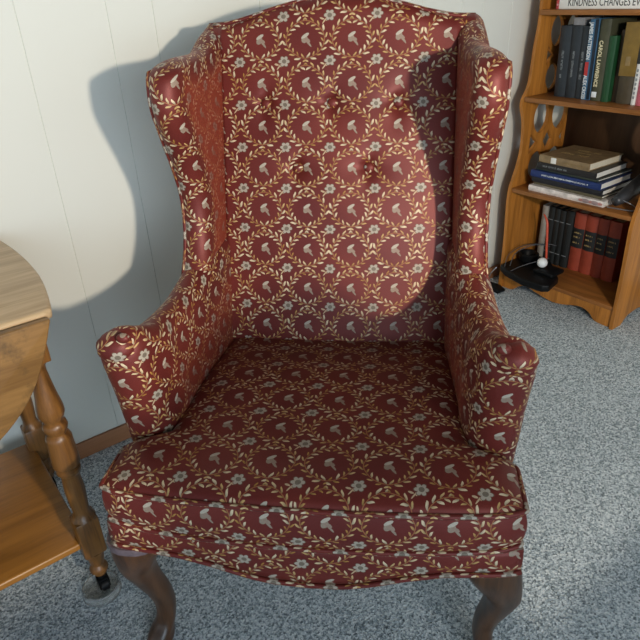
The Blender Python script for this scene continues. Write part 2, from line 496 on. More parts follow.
rim = [(i, 0) for i in range(ns)]+[(ns-1, j) for j in range(1, nt)]+[(i, nt-1) for i in range(ns-2, -1, -1)]+[(0, j) for j in range(nt-2, -1, -1)]
rt = np.array([TG[a] for a in rim]); rb = np.array([BT[a] for a in rim])
tan = np.roll(rt, -1, 0)-np.roll(rt, 1, 0); nrm2 = np.stack([tan[:, 1], -tan[:, 0]], 1)
nrm2 /= np.linalg.norm(nrm2, axis=1)[:, None]+1e-9
L = np.concatenate([[0], np.cumsum(np.linalg.norm(np.diff(rt[:, :2], axis=0), axis=1))])-.337
NB = 7
SB = np.zeros((len(rim), NB, 3)); SU = np.zeros((len(rim), NB, 2))
for k in range(NB):
    f = k/(NB-1); bulge = .007*math.sin(PI*f)
    P = rt*(1-f)+rb*f; P[:, :2] += nrm2*bulge
    SB[:, k] = P; SU[:, k] = np.stack([L, (rb[:, 2]-rt[:, 2])*f], 1)
grid_faces(SB, SU+BUV, True)
cushion = from_bm('seat_cushion', bm, cloth, chair)
vis = [k for k, a in enumerate(rim) if (a[1] < 40)]
front_pts = [k for k in range(len(rim)) if rim[k][1] == 0 and k < ns]
order = list(range(len(rim)-40, len(rim)-1))+list(range(0, ns+38))
for src, dz in ((rt, 0.0), (rb, .002)):
    pts = [(src[k, 0]+nrm2[k, 0]*.002, src[k, 1]+nrm2[k, 1]*.002, src[k, 2]+dz) for k in order]
    piping('piping', pts, cushion, .0048)

# upholstered seat rail with a curved lower edge
def rail_bottom(u):
    return float(np.interp(abs(u), [0, .06, .10, .16, .22, .27, .345], [.284, .287, .295, .314, .328, .331, .333]))
per = []
for s in np.linspace(-1, 1, 61): per.append((s*.343, -.012*(1-s*s)+.006*abs(s)**20, 'f'))
for f in np.linspace(0, 1, 30)[1:]: per.append((lerp(.343, .300, f), .006+f*.625, 's'))
for s in np.linspace(1, -1, 25)[1:]: per.append((s*.300, .631, 'b'))
for f in np.linspace(1, 0, 30)[1:-1]: per.append((-lerp(.343, .300, f), .006+f*.625, 's'))
bm = bmesh.new(); ul = bm.loops.layers.uv.new('UVMap')
NR = 6; cols = []; Lp = 0
for k, (u, v, w) in enumerate(per):
    if k: Lp += math.hypot(u-per[k-1][0], v-per[k-1][1])
    zb = rail_bottom(u) if w == 'f' else .333
    zt = .384-(.010*(1-(u/.343)**2) if w == 'f' else 0)
    n = Vector((0, -1, 0)) if w == 'f' else Vector((0, 0, 0))
    cols.append([(bm.verts.new(Vector((u, v, zt+(zb-zt)*j/(NR-1)))+n*.004*math.sin(PI*j/(NR-1))), (Lp-.343+.0088, zt+(zb-zt)*j/(NR-1)-.380+.04325)) for j in range(NR)])
for k in range(len(per)):
    A, B = cols[k], cols[(k+1) % len(per)]
    for j in range(NR-1):
        f = bm.faces.new((A[j][0], A[j+1][0], B[j+1][0], B[j][0]))
        for lp, q in zip(f.loops, (A[j], A[j+1], B[j+1], B[j])): lp[ul].uv = q[1]
bm.faces.new([c[0][0] for c in cols]); bm.faces.new([c[-1][0] for c in cols][::-1])
rail = from_bm('seat_rail', bm, cloth, chair)
piping('piping', [(u, v-.003, rail_bottom(u)+.002) for u, v, w in per[:61]], rail, .0046)

# cabriole legs
def loft(name, secs, mat, parent, n=20, sq=3.0):
    """secs: (x,y,z,rx,ry)"""
    arr = spline(secs, 46)
    bm = bmesh.new(); rings = []
    for x, y, z, rx, ry in arr:
        ring = []
        for k in range(n):
            a = 2*PI*k/n; c, s_ = math.cos(a), math.sin(a)
            den = (abs(c)**sq+abs(s_)**sq)**(1/sq)
            ring.append(bm.verts.new((x+rx*c/den, y+ry*s_/den, z)))
        rings.append(ring)
    for A, B in zip(rings, rings[1:]):
        for k in range(n): bm.faces.new((A[k], A[(k+1) % n], B[(k+1) % n], B[k]))
    bm.faces.new(rings[0]); bm.faces.new(rings[-1][::-1])
    return from_bm(name, bm, mat, parent, True, 50)
for side in (-1, 1):
    to = -.008 if side > 0 else 0
    lg_ = loft('leg', [(side*(.313+1.3*to), .040, .331, .047+.3*to, .047), (side*(.314+to), .040, .305, .047, .048), (side*(.322+.5*to), .041, .272, .040, .042), (side*.331, .045, .232, .030, .032),
                 (side*.326, .056, .185, .0245, .026), (side*.316, .068, .135, .0215, .022), (side*.312, .074, .090, .0190, .0195),
                 (side*.316, .070, .052, .019, .021), (side*.326, .058, .024, .024, .030), (side*.328, .054, .008, .026, .032), (side*.328, .054, 0.0, .024, .030)], MAT['leg'], chair, 20, 2.7)
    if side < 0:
        tag(loft('worn_sheen_edge', [(side*.313, .040, .3315, .0485, .0500), (side*.3133, .040, .325, .0492, .0507), (side*.3138, .040, .317, .0485, .0500)], plain('worn_sheen_mauve', (.115, .088, .10), .35, .5, .35, 70), lg_, 20, 2.7), 'pale worn band with a painted-in reflection at the top of the leg')  # worn band; its pale mauve also paints in reflected light
for side in (-1, 1):
    loft('leg', [(side*.265, .590, .338, .028, .028), (side*.266, .600, .27, .024, .024), (side*.268, .625, .15, .020, .020), (side*.272, .668, .03, .019, .019), (side*.273, .675, 0, .019, .019)], MAT['leg'], chair, 16, 4.0)

# ------------------------------------------------------------------ SETTING
def carpet_mat():
    m, t, bs = new_mat('blue_grey_carpet', 0.95, 0.1)
    c = coord(t)
    n1 = t.noise(c, 330, 2, 0.65); n2 = t.noise(c, 150, 2, 0.6); n3 = t.noise(c, 3.0, 3)
    vo = t.n.new('ShaderNodeTexVoronoi'); vo.inputs['Scale'].default_value = 240; t.put(vo.inputs['Vector'], c)
    sp = t.n.new('ShaderNodeSeparateColor'); t.put(sp.inputs[0], vo.outputs['Color'])
    v = t.add(t.add(t.mul(n1, 0.45), t.mul(n2, 0.3)), t.mul(sp.outputs[0], 0.25))
    v = t.add(v, t.mul(t.sub(n3, 0.5), 0.06))
    colr = t.ramp(v, [(0.31, (0.075, 0.09, 0.102)), (0.42, (0.27, 0.325, 0.36)), (0.52, (0.50, 0.58, 0.63)), (0.64, (0.80, 0.85, 0.87))])
    t.put(bs.inputs['Base Color'], colr)
    hh = t.add(t.mul(vo.outputs['Distance'], 0.8), n1)
    t.put(bs.inputs['Normal'], t.bump(hh, 0.55, 0.006))
    return m
XW = 2.385
bm = bmesh.new(); bm_box(bm, -2.2, XW, -4.2, 0.0, -.05, 0)
tag(from_bm('floor', bm, carpet_mat(), None, False), kind='structure')

def wall_mat():
    m, t, bs = new_mat('cream_panelling', 0.55, 0.3)
    c = coord(t)
    n = t.noise(t.mapv(c, (30, 30, 4)), 1.0, 4); n2 = t.noise(c, 1.6, 2)
    t.put(bs.inputs['Base Color'], t.mix(n2, (0.665, 0.665, 0.60), (0.70, 0.70, 0.64)))
    t.put(bs.inputs['Normal'], t.bump(n, 0.06, 0.002))
    return m
WM = wall_mat()
gro = [-2.0, -1.6, -1.25, -.93, -.62, -.41, -.03, .174, .3745, .571, .6835, .985, 1.19, 1.29, 1.6, 1.79, 1.9, 2.0605]
prof = [(-2.2, 0.0)]
for g in gro: prof += [(g-.0015, 0.0), (g-.0006, .002), (g+.0006, .002), (g+.0015, 0.0)]
prof += [(XW, 0.0)]
bm = bmesh.new()
bm_prism(bm, prof+[(XW, .06), (-2.2, .06)], 2, 0.0, 2.4)
tag(from_bm('wall_back', bm, WM, None, False), kind='structure')
bm = bmesh.new(); bm_box(bm, XW, XW+.06, -4.2, .06, 0, 2.4)
tag(from_bm('wall_right', bm, WM, None, False), kind='structure')
def skirting(name, b, axis):
    x0, x1, y0, y1 = b
    bm = bmesh.new(); bm_box(bm, x0, x1, y0, y1, 0, .052, bevel=.004)
    tag(from_bm(name, bm, MAT['base'], None, True, 35), kind='structure')
skirting('baseboard_back', (-2.2, XW, -.012, 0), 0)
bm = bmesh.new(); bm_box(bm, XW-.012, XW, -4.2, -.013, 0, .052, bevel=.004)
tag(from_bm('baseboard_right', bm, MAT['base'], None, True, 35), kind='structure')

# ------------------------------------------------------------------ DROP-LEAF CART
cart = empty('drop_leaf_cart', (-.25, -.28, 0))
tag(cart, 'maple drop-leaf tea cart on turned legs with one leaf hanging, left of the armchair', 'table')
def cp(x, y, z): return (x+.25, y+.28, z)
cart_mtx = Matrix.Translation((.25, .28, 0))
# top: gently bowed ends
endc = spline([(.176, -.507), (.186, -.504), (.192, -.495), (.206, -.43), (.219, -.338), (.2225, -.24), (.219, -.15), (.209, -.054)], 24)
out = [(float(a), float(b)) for a, b in endc]
out += [(-.5-x, y) for x, y in out[::-1]]
bm = bmesh.new(); bm_prism(bm, out, 2, .679, .700)
es = [e for e in bm.edges if len(e.link_faces) == 2 and e.calc_face_angle(0) > 1.0 and abs(e.verts[0].co.z-e.verts[1].co.z) < .001]
bmesh.ops.bevel(bm, geom=es, offset=.007, segments=4, affect='EDGES', profile=0.5)
bmesh.ops.transform(bm, matrix=cart_mtx, verts=bm.verts[:])
from_bm('table_top', bm, MAT['top'], cart, True, 50)
# hanging leaf, a half oval
lf = []
for k in range(49):
    a = PI*k/48
    c, s_ = math.cos(a), math.sin(a)
    sa = abs(s_); lf.append((-.25+.431*math.copysign(max(0, abs(c)**1.08-.25*sa*(1-sa)*max(0, 1-sa/.72)), c), .694-.272*sa))
bm = bmesh.new(); bm_prism(bm, lf, 1, -.531, -.513)
es = [e for e in bm.edges if len(e.link_faces) == 2 and e.calc_face_angle(0) > 1.0]
bmesh.ops.bevel(bm, geom=es, offset=.003, segments=2, affect='EDGES', profile=0.5)
bmesh.ops.transform(bm, matrix=cart_mtx, verts=bm.verts[:])
from_bm('drop_leaf', bm, MAT['leaf'], cart, True, 50)
# apron frame under the top
bm = bmesh.new()
bm_box(bm, -.635, .135, -.478, -.458, .60, .680, .002); bm_box(bm, -.635, .135, -.100, -.080, .60, .680, .002)
bm_box(bm, .125, .145, -.478, -.080, .60, .680, .002); bm_box(bm, -.645, -.625, -.478, -.080, .60, .680, .002)
bmesh.ops.transform(bm, matrix=cart_mtx, verts=bm.verts[:])
from_bm('apron', bm, MAT['cart'], cart, True, 35)
# lower shelf
bm = bmesh.new(); bm_box(bm, -.645, .139, -.490, -.068, .148, .166, .006, seg=4)
bmesh.ops.transform(bm, matrix=cart_mtx, verts=bm.verts[:])
from_bm('lower_shelf', bm, MAT['cartshelf'], cart, True, 35)
LP = [(.0225, .606), (.0205, .600), (.0155, .592), (.0150, .582), (.0175, .560), (.0215, .530), (.0262, .503), (.0265, .490), (.0225, .480), (.0190, .475), (.0190, .471),
      (.0235, .467), (.0250, .460), (.0235, .453), (.0200, .449), (.0195, .444), (.0240, .439), (.0265, .433), (.0262, .425), (.0275, .405), (.0285, .380), (.0280, .368), (.0225, .364),
      (.0215, .361), (.0255, .357), (.0255, .350), (.0215, .345), (.0190, .340), (.0205, .320), (.0215, .300), (.0195, .268), (.0175, .245), (.0195, .236), (.0240, .228), (.0270, .224)]
LF = [(.024, .128), (.0215, .122), (.0185, .112), (.0155, .095), (.0135, .085), (.0165, .080), (.0195, .075), (.0195, .068), (.0150, .062), (.0150, .058)]
for k, (x, y) in enumerate(((.146, -.482), (.148, -.092), (-.648, -.482), (-.648, -.092))):
    bm = bmesh.new()
    ctr = (x+.25, y+.28)
    bm_box(bm, ctr[0]-.023, ctr[0]+.023, ctr[1]-.023, ctr[1]+.023, .604, .680, .003)
    bm_lathe(bm, [(r*.92, z_) for r, z_ in LP[::-1]], ctr, 28)
    rot = Matrix.Translation((ctr[0], ctr[1], 0))
    bm_box(bm, ctr[0]-.024, ctr[0]+.024, ctr[1]-.024, ctr[1]+.024, .127, .225, .005)
    bm_lathe(bm, LF[::-1], ctr, 24)
    lg = from_bm('leg', bm, MAT['cart'], cart, True, 40)
    # swivel caster
    bm = bmesh.new()
    bm_lathe(bm, [(.0075, .036), (.0075, .0585), (.012, .0585), (.012, .060)], ctr, 14)
    bm_box(bm, ctr[0]-.012, ctr[0]-.009, ctr[1]-.012, ctr[1]+.010, .014, .042, .001)
    bm_box(bm, ctr[0]+.009, ctr[0]+.012, ctr[1]-.012, ctr[1]+.010, .014, .042, .001)
    bm_box(bm, ctr[0]-.012, ctr[0]+.012, ctr[1]-.012, ctr[1]+.010, .038, .042, .001)
    r = bmesh.ops.create_cone(bm, cap_ends=True, segments=20, radius1=.0145, radius2=.0145, depth=.015, matrix=Matrix.Translation((ctr[0], ctr[1]-.004, .0205)) @ Matrix.Rotation(PI/2, 4, 'Y'))
    tag(from_bm('caster', bm, MAT['black'], lg, True, 40), 'small black swivel caster')
# clear cup under the front right caster
mg, tgl, bsg = new_mat('clear_plastic', 0.12, 0.5)
bsg.inputs['Transmission Weight'].default_value = 0.85; bsg.inputs['IOR'].default_value = 1.3
tgl.put(bsg.inputs['Base Color'], tgl.ramp(tgl.noise(coord(tgl), 30, 2), [(0.3, (0.80, 0.82, 0.80)), (0.7, (0.9, 0.91, 0.89))]))
tgl.put(bsg.inputs['Roughness'], tgl.add(0.14, tgl.mul(tgl.noise(coord(tgl), 90, 3), 0.1)))
bm = bmesh.new()
cup = empty('caster_cup', (.152, -.476, 0))
bm_lathe(bm, [(.040, .0005), (.042, .004), (.0395, .022), (.037, .023), (.036, .021), (.0355, .0055), (.024, .0050), (.002, .0048)], (0, 0), 40)
cupo = from_bm('cup', bm, mg, None, True, 40); cupo.parent = cup
# make the cup one single top-level mesh
cupo.parent = None; cupo.location = (.138, -.486, 0); cupo.name = 'caster_cup_body'
bpy.data.objects.remove(cup); cupo.name = 'caster_cup'
tag(cupo, 'round clear plastic cup on the carpet under the front leg of the tea cart', 'caster cup')

# ------------------------------------------------------------------ BOOKCASE
YL, YR, TH = -.081, -.600, .013      # outer faces of the two side panels
XB = 2.372
case = empty('bookcase', (2.21, -.34, 0))
tag(case, 'honey maple bookcase with fretwork sides standing in the corner right of the wing chair', 'bookcase')
off = Matrix.Translation((-2.21, .34, 0))
front = [(2.042, 0), (2.043, .21), (2.036, .36), (2.036, .405), (2.041, .440), (2.052, .470), (2.072, .520), (2.083, .576), (2.083, .64), (2.074, .691), (2.060, .725), (2.052, .752), (2.060, .775), (2.078, .800),
         (2.088, .83), (2.094, .90), (2.097, .95), (2.107, 1.02), (2.107, 1.09), (2.112, 1.15), (2.13, 1.25), (2.15, 1.36)]
fo = [tuple(map(float, p)) for p in spline(front, 90)]
outline = fo+[(2.20, 1.40), (XB, 1.42), (XB, 0)]
# cut-out foot along the bottom of the side
foot = [(XB-.06, 0), (XB-.075, .012), (XB-.10, .028), (XB-.165, .034), (XB-.23, .028), (XB-.255, .012), (XB-.27, 0)]
outline = fo+[(2.20, 1.40), (XB, 1.42), (XB, 0)]+foot
def vesica(cx, cz, w, h, n=20, tilt=0.0):
    pts = []
    for k in range(n):
        a = -PI/2+PI*k/n; pts.append((w*math.cos(a)**1.15 if math.cos(a) > 0 else 0, h*math.sin(a)))
    for k in range(n):
        a = PI/2-PI*k/n; pts.append((-w*math.cos(a)**1.15 if math.cos(a) > 0 else 0, h*math.sin(a)))
    return [(cx+x+z*tilt, cz+z) for x, z in pts]
holes = []
for xf, mid, dz, top, bot in ((2.126, .592, .042, .752, .446), (2.170, .909, .035, 1.044, .786), (2.186, 1.215, .036, 1.33, 1.09)):
    x1 = 2.362; wd = x1-xf
    for cxk in (.25, .76):
        hw = wd*.20
        a_, b_ = mid+dz*.85, top
        holes.append(vesica(xf+wd*cxk, (a_+b_)/2, hw, (b_-a_)/2))
        a_, b_ = bot, mid-dz*.85
        holes.append(vesica(xf+wd*cxk, (a_+b_)/2, hw, (b_-a_)/2))
    cxm = xf+wd*.505
    holes.append([(cxm, mid+dz), (cxm-wd*.13, mid), (cxm, mid-dz), (cxm+wd*.13, mid)])
    holes.append([(xf+.002, mid+dz*.95), (xf+.002, mid-dz*.95), (xf+wd*.22, mid)])
    holes.append([(x1-.004, mid+dz*.9), (x1-.004, mid-dz*.9), (x1-wd*.16, mid)])
for ya in (YL, YR):
    bm = bmesh.new()
    b = ya-TH if ya == YL else ya+TH
    bm_prism(bm, outline, 1, ya, b, holes)
    bmesh.ops.transform(bm, matrix=off, verts=bm.verts[:])
    from_bm('side_panel', bm, MAT['case'], case, True, 30)
SH = [(2.050, .086), (2.042, .436), (2.058, .777), (2.092, 1.066)]
for xf, z in SH:
    bm = bmesh.new(); bm_box(bm, xf, XB-.008, YR+TH, YL-TH, z-.017, z, .003)
    bmesh.ops.transform(bm, matrix=off, verts=bm.verts[:])
    from_bm('shelf', bm, MAT['shelf'], case, True, 35)
bm = bmesh.new(); bm_box(bm, XB-.008, XB, YR+TH, YL-TH, .06, 1.40)
bmesh.ops.transform(bm, matrix=off, verts=bm.verts[:])
from_bm('back_panel', bm, MAT['caseback'], case, True, 35)
# scalloped kick board
ya, yb = YR+TH, YL-TH
sc = spline([(yb, 0.0), (yb-.05, .004), (yb-.085, .030), (yb-.12, .040), (yb-.16, .030), (yb-.20, .022), (yb-.242, .016), (yb-.29, .022), (yb-.33, .034), (yb-.365, .040), (yb-.40, .030), (yb-.43, .004), (ya, 0.0)], 50)
poly = [(float(a), float(max(b, 0))) for a, b in sc]+[(ya, .069), (yb, .069)]
bm = bmesh.new(); bm_prism(bm, poly, 0, 2.053, 2.068)
bmesh.ops.transform(bm, matrix=off, verts=bm.verts[:])
from_bm('kick_board', bm, MAT['case'], case, True, 35)

# ------------------------------------------------------------------ lettering
def lettering(text, size, mat, parent, loc, rot, name='lettering', sx=1.0, align='CENTER', bold=0.0):
    cu = bpy.data.curves.new('lettering', 'FONT'); cu.body = text; cu.size = size; cu.extrude = .0002
    cu.align_x = align; cu.align_y = 'CENTER'; cu.resolution_u = 3; cu.offset = bold
    o = bpy.data.objects.new('tmp', cu); COL.objects.link(o)
    dg = bpy.context.evaluated_depsgraph_get(); dg.update()
    me = bpy.data.meshes.new_from_object(o.evaluated_get(dg))
    bpy.data.objects.remove(o)
    me.materials.clear()
    M = Matrix.Translation(loc) @ rot.to_4x4() @ Matrix.Diagonal((sx, 1, 1, 1))
    me.transform(M)
    ob = link(name, me, mat, parent, False)
    return ob
def marks(length, size, mat, parent, loc, rot, name='spine_lettering', seed=1):
    """a line of lettering too small to read: uneven little strokes, words apart"""
    rg = random.Random(seed); bm = bmesh.new(); x = -length/2; k = 0
    while x < length/2:
        w = size*rg.uniform(.35, .6)
        if not (k % rg.choice((6, 7, 8)) == 5):
            h = size*rg.uniform(.55, .75)
            bm_box(bm, x, x+size*.13, -h/2, h/2, 0, .0003)
            t = rg.choice((-.45, 0, .4))*h
            bm_box(bm, x+size*.13, x+w*.8, t-size*.07, t+size*.07, 0, .0003)
            if rg.random() < .5: bm_box(bm, x+w*.8-size*.12, x+w*.8, -h/2, h/2, 0, .0003)
        x += w; k += 1
    bmesh.ops.transform(bm, matrix=Matrix.Translation(loc) @ rot.to_4x4(), verts=bm.verts[:])
    return from_bm(name, bm, mat, parent, False)
def rot_from(xax, yax):
    x = Vector(xax).normalized(); y = Vector(yax).normalized(); z = x.cross(y)
    return Matrix((x, y, z)).transposed()
SPINE_DOWN = rot_from((0, 0, -1), (0, -1, 0))      # reads top to bottom on a spine that faces -x
FACE_X = rot_from((0, -1, 0), (0, 0, 1))           # upright reading on a face looking to -x

LM = dict(grey=plain('grey_foil', (0.22, 0.24, 0.25), .4), white=plain('white_ink', (0.72, 0.76, 0.78), .5), cream=plain('cream_ink', (0.74, 0.66, 0.42), .5),
          gold=plain('gold_foil', (0.42, 0.30, 0.12), .4), dark=plain('dark_ink', (0.02, 0.02, 0.02), .5), red=plain('red_ink', (0.45, 0.03, 0.03), .5), dgold=plain('dull_gold_ink', (0.25, 0.17, 0.07), .5))

def cover(name, col, rough=.45, var=.15): return plain(name, col, rough, .4, var, 40)

# ------------------------------------------------------------------ standing books
def book(y0, y1, h, x, depth, z, mat, label, group, lean=0.0, pages='paper', round_=.15, band=None, cat='book', name='book'):
    """upright book, spine to -x. y0 is the left side of the spine (larger y)"""
    w = y0-y1
    root = empty(name, (x+depth/2, (y0+y1)/2, z+abs(lean)*w/2+.0004))
    root.rotation_euler = (lean, 0, 0)
    tag(root, label, cat, group)
    t = .0022; hw = w/2; d2 = depth/2
    bm = bmesh.new()
    n = 8
    prof = [(d2, -hw)]
    for k in range(n+1):
        a = k/n; prof.append((-d2+round_*w*(1-math.sin(PI*a)), -hw+w*a))
    prof += [(d2, hw), (d2, hw-t), (-d2+.012, hw-t), (-d2+.012, -hw+t), (d2, -hw+t)]
    bm_prism(bm, prof, 2, 0, h)
    from_bm('cover', bm, mat, root, True, 40)
    bm = bmesh.new(); bm_box(bm, -d2+.010, d2-.004, -hw+t, hw-t, .003, h-.004)
    from_bm('pages', bm, MAT[pages], root, False)
    return root
def spine_text(root, text, size, mat, zc, depth, yoff=0.0, sx=1.0, rot=None):
    return lettering(text, size, mat, root, (-depth/2-.0004, yoff, zc), rot or SPINE_DOWN, 'spine_lettering', sx, bold=size*.025)
Z2 = .777; G2 = 'books standing on the second shelf'
navy = cover('slate_cover', (0.020, 0.026, 0.032), .5)
for (a, b, wd) in ((-.163, -.207, 'leftmost'), (-.2085, -.2475, 'middle'), (-.2490, -.2765, 'rightmost')):
    r_ = book(a, b, .236, 2.135, .17, Z2, navy, 'dark slate book with faint grey spine title, %s of three alike' % wd, G2, lean=-.03)
    marks(.085, .0115, LM['grey'], r_, (-.0854, 0, .112), SPINE_DOWN, seed=int(-a*1e4))
b_ = book(-.2785, -.3115, .258, 2.128, .165, Z2, cover('steel_blue_cover', (0.05, 0.14, 0.25)), 'blue hardback with white and red spine lettering beside three slate books', G2, lean=-.03)
box('dark_strip', (-.0832, -.0815, -.0168, -.005, .002, .257), cover('night_blue', (0.008, 0.016, 0.03)), b_, .0004)
spine_text(b_, 'JAMES PATTERSON', .0185, LM['white'], .190, .168, .007, .74)
box('red_patch', (-.0838, -.0815, .0015, .0145, .080, .124), plain('red_patch_ink', (0.42, 0.03, 0.03)), b_, .0003)
spine_text(b_, 'ALEX CROSS', .0185, LM['white'], .042, .168, .007, .74)
b_ = book(-.3130, -.3515, .258, 2.128, .165, Z2, cover('olive_grey_cover', (0.058, 0.058, 0.032)), 'olive hardback with cream spine lettering between the blue and green books', G2, lean=-.02)
spine_text(b_, 'CAROL LAWRENCE', .0185, LM['cream'], .120, .168, .004, .90)
bm = bmesh.new(); bm_box(bm, -.0835, -.0815, -.004, .014, .012, .030, .0004)
from_bm('logo_patch', bm, LM['white'], b_, True, 35)
b_ = book(-.3530, -.3785, .208, 2.128, .15, Z2, cover('green_cover', (0.012, 0.062, 0.022)), 'short green book beside the olive hardback', G2, lean=-.02)
b_ = book(-.3800, -.4040, .226, 2.150, .15, Z2, cover('dark_brown_cover', (0.045, 0.026, 0.014)), 'dark brown book between the green and the ochre books', G2, lean=-.02)
b_ = book(-.4055, -.4600, .250, 2.128, .165, Z2, cover('brown_grey_cover', (0.060, 0.046, 0.026)), 'thick brown book with an ochre upper spine', G2, lean=-.02)
bm = bmesh.new(); bm_box(bm, -.0833, -.0760, -.0275, .0275, .088, .2505, .0008)
tag(from_bm('spine_panel', bm, cover('ochre_cover', (0.20, 0.122, 0.026)), b_, True, 35), 'ochre upper spine')
bm = bmesh.new(); bm_box(bm, -.0845, -.0832, -.006, .010, .120, .148, .0004)
from_bm('spine_crest', bm, LM['dgold'], b_, True, 35)
b_ = book(-.4615, -.4760, .230, 2.128, .15, Z2, cover('black_white_cover', (0.66, 0.65, 0.62)), 'thin white book with a black top beside the ochre book', G2, lean=-.02)
bm = bmesh.new(); bm_box(bm, -.0762, -.0735, -.0074, .0074, .128, .2305, .0004)
tag(from_bm('spine_top', bm, LM['dark'], b_, True, 35), 'black top of the spine')
for k in range(7):
    bm = bmesh.new(); bm_box(bm, -.0756, -.0749, -.003, .003, .020+k*.014, .028+k*.014, .0002)
    from_bm('spine_mark', bm, LM['grey'], b_, True, 35)
b_ = book(-.4775, -.5050, .215, 2.128, .15, Z2, cover('pink_cover', (0.52, 0.12, 0.16)), 'pink book on the second shelf by the right frame edge', G2, lean=-.02)
b_ = book(-.5065, -.5400, .235, 2.135, .15, Z2, cover('plum_cover', (0.10, 0.03, 0.04)), 'plum book at the right end of the second shelf', G2, lean=-.02)
# small grey box lying on top of the slate books
gb = box('grey_box', (2.15, 2.27, -.238, -.196, Z2+.2372, Z2+.262), cover('grey_card', (0.25, 0.25, 0.26)), None, .002)
tag(gb, 'small pale grey box lying on top of the slate books', 'box')

# sign on the top shelf
sg_ = empty('sign', (2.128, -.40, 1.0662)); tag(sg_, 'long white wooden sign with dark capital letters on the top shelf', 'sign')
box('board', (-.012, .012, -.178, .258, 0, .080), MAT['white'], sg_, .002)
box('end_stripe', (-.0128, .0120, .2472, .2586, 0.0004, .0796), plain('red_print', (0.40, 0.05, 0.05), .5, .4, .5, 160), sg_, .001)
for k in range(3):
    bm = bmesh.new(); bmesh.ops.create_uvsphere(bm, u_segments=10, v_segments=6, radius=.0035)
    for v in bm.verts: v.co = Vector((v.co.x*.15-.0129, v.co.y+.2525, v.co.z+.014+k*.024))
    from_bm('pink_dot', bm, plain('pink_print', (0.6, 0.3, 0.3)), sg_)
lettering('KINDNESS CHANGES', .0345, LM['dark'], sg_, (-.0124, .214, .0200), FACE_X, 'sign_lettering', .675, 'LEFT')
lettering('EVERYTHING', .0345, LM['dark'], sg_, (-.0124, -.013, .0200), FACE_X, 'sign_lettering', .675, 'LEFT')

# ------------------------------------------------------------------ lying stack on the third shelf
def lying(y0, y1, x0, x1, z0, z1, mat, label, group, pages='paper', rz=0.0, soft=False):
    root = empty('book' if not soft else 'magazine', ((x0+x1)/2, (y0+y1)/2, z0), rz); tag(root, label, 'book' if not soft else 'magazine', group)
    dx, dy, h = (x1-x0)/2, (y0-y1)/2, z1-z0
    t = min(.0024, h*.2)
    bm = bmesh.new()
    prof = [(dx, 0)]
    for k in range(9):
        a = k/8; prof.append((-dx+.12*h*(1-math.sin(PI*a)), h*a))
    prof += [(dx, h), (dx, h-t), (-dx+.008, h-t), (-dx+.008, t), (dx, t)]
    bm_prism(bm, prof, 1, -dy, dy)
    from_bm('cover', bm, mat, root, True, 40)
    bm = bmesh.new(); bm_box(bm, -dx+.006, dx-.004, -dy+.004, dy-.003, t, h-t)
    from_bm('pages', bm, MAT[pages], root, False)
    return root
GS = 'books and magazines in the flat stack'; z = .4362
s1 = lying(-.157, -.467, 2.062, 2.29, z, z+.0215, cover('white_print_cover', (0.66, 0.60, 0.56), .35, .3), 'white softcover with faint pink print at the bottom of the stack', GS, 'whitepaper', .0, True)
s2 = lying(-.165, -.450, 2.082, 2.30, z+.0218, z+.0325, cover('olive_mag', (0.10, 0.085, 0.05)), 'thin olive and red magazine lying on the white softcover', GS, 'whitepaper', -.03, True)
s3 = lying(-.156, -.446, 2.077, 2.30, z+.0328, z+.0525, cover('black_cover_a', (0.012, 0.012, 0.016)), 'black book lying under the navy book', GS, 'whitepaper', .01)
s4 = lying(-.150, -.439, 2.074, 2.29, z+.0528, z+.0775, cover('navy_cover', (0.012, 0.030, 0.125)), 'navy blue hardback with pale spine lettering in the stack', GS, 'whitepaper', .0)
s5 = lying(-.165, -.425, 2.088, 2.31, z+.0778, z+.0855, cover('green_mag', (0.035, 0.045, 0.035)), 'thin dark green booklet between the navy and black books', GS, 'whitepaper', -.04, True)
s6 = lying(-.168, -.411, 2.082, 2.30, z+.0858, z+.1095, cover('black_cover_b', (0.016, 0.015, 0.016)), 'black hardback with grey spine lettering under the tan book', GS, 'whitepaper', .0)
s7 = lying(-.175, -.385, 2.082, 2.30, z+.1205-.0105, z+.1375, cover('tan_cover', (0.24, 0.165, 0.085), .5, .25), 'tan hardback with gold cover lettering topmost of the flat stack', GS, 'paper', -.03)
def side_text(root, text, size, mat, h, dx, yoff=0.0, sx=1.0):
    return lettering(text, size, mat, root, (-dx-.0004, yoff, h), FACE_X, 'spine_lettering', sx)
marks(.19, .0085, LM['white'], s4, (-.1084, 0, .0125), FACE_X, seed=11)
marks(.10, .0095, LM['grey'], s6, (-.1094, .045, .012), FACE_X, seed=12)
marks(.085, .0095, LM['dgold'], s7, (-.1094, -.045, .0135), FACE_X, seed=13)
box('label_sticker', (-.1099, -.108, .030, .052, .003, .024), MAT['white'], s7, .0003)
for ln_, sz, px, py, sd in ((.09, .026, .045, -.005, 21), (.06, .018, .012, .0, 22), (.11, .026, -.025, .01, 23)):
    marks(ln_, sz, LM['gold'], s7, (px, py, .0276), rot_from((0, -1, 0), (1, 0, 0)), 'cover_lettering', sd)
for k in range(5):
    bm = bmesh.new(); bmesh.ops.create_uvsphere(bm, u_segments=10, v_segments=6, radius=.007+.003*(k % 2))
    for v in bm.verts: v.co = Vector((v.co.x*.06-.1142+.0001, v.co.y*1.6-.07-.018*k, v.co.z*.7+.0105))
    from_bm('print_spot', bm, plain('print_spot_%d' % k, ((0.42, 0.20, 0.18), (0.30, 0.22, 0.22))[k % 2]), s1)
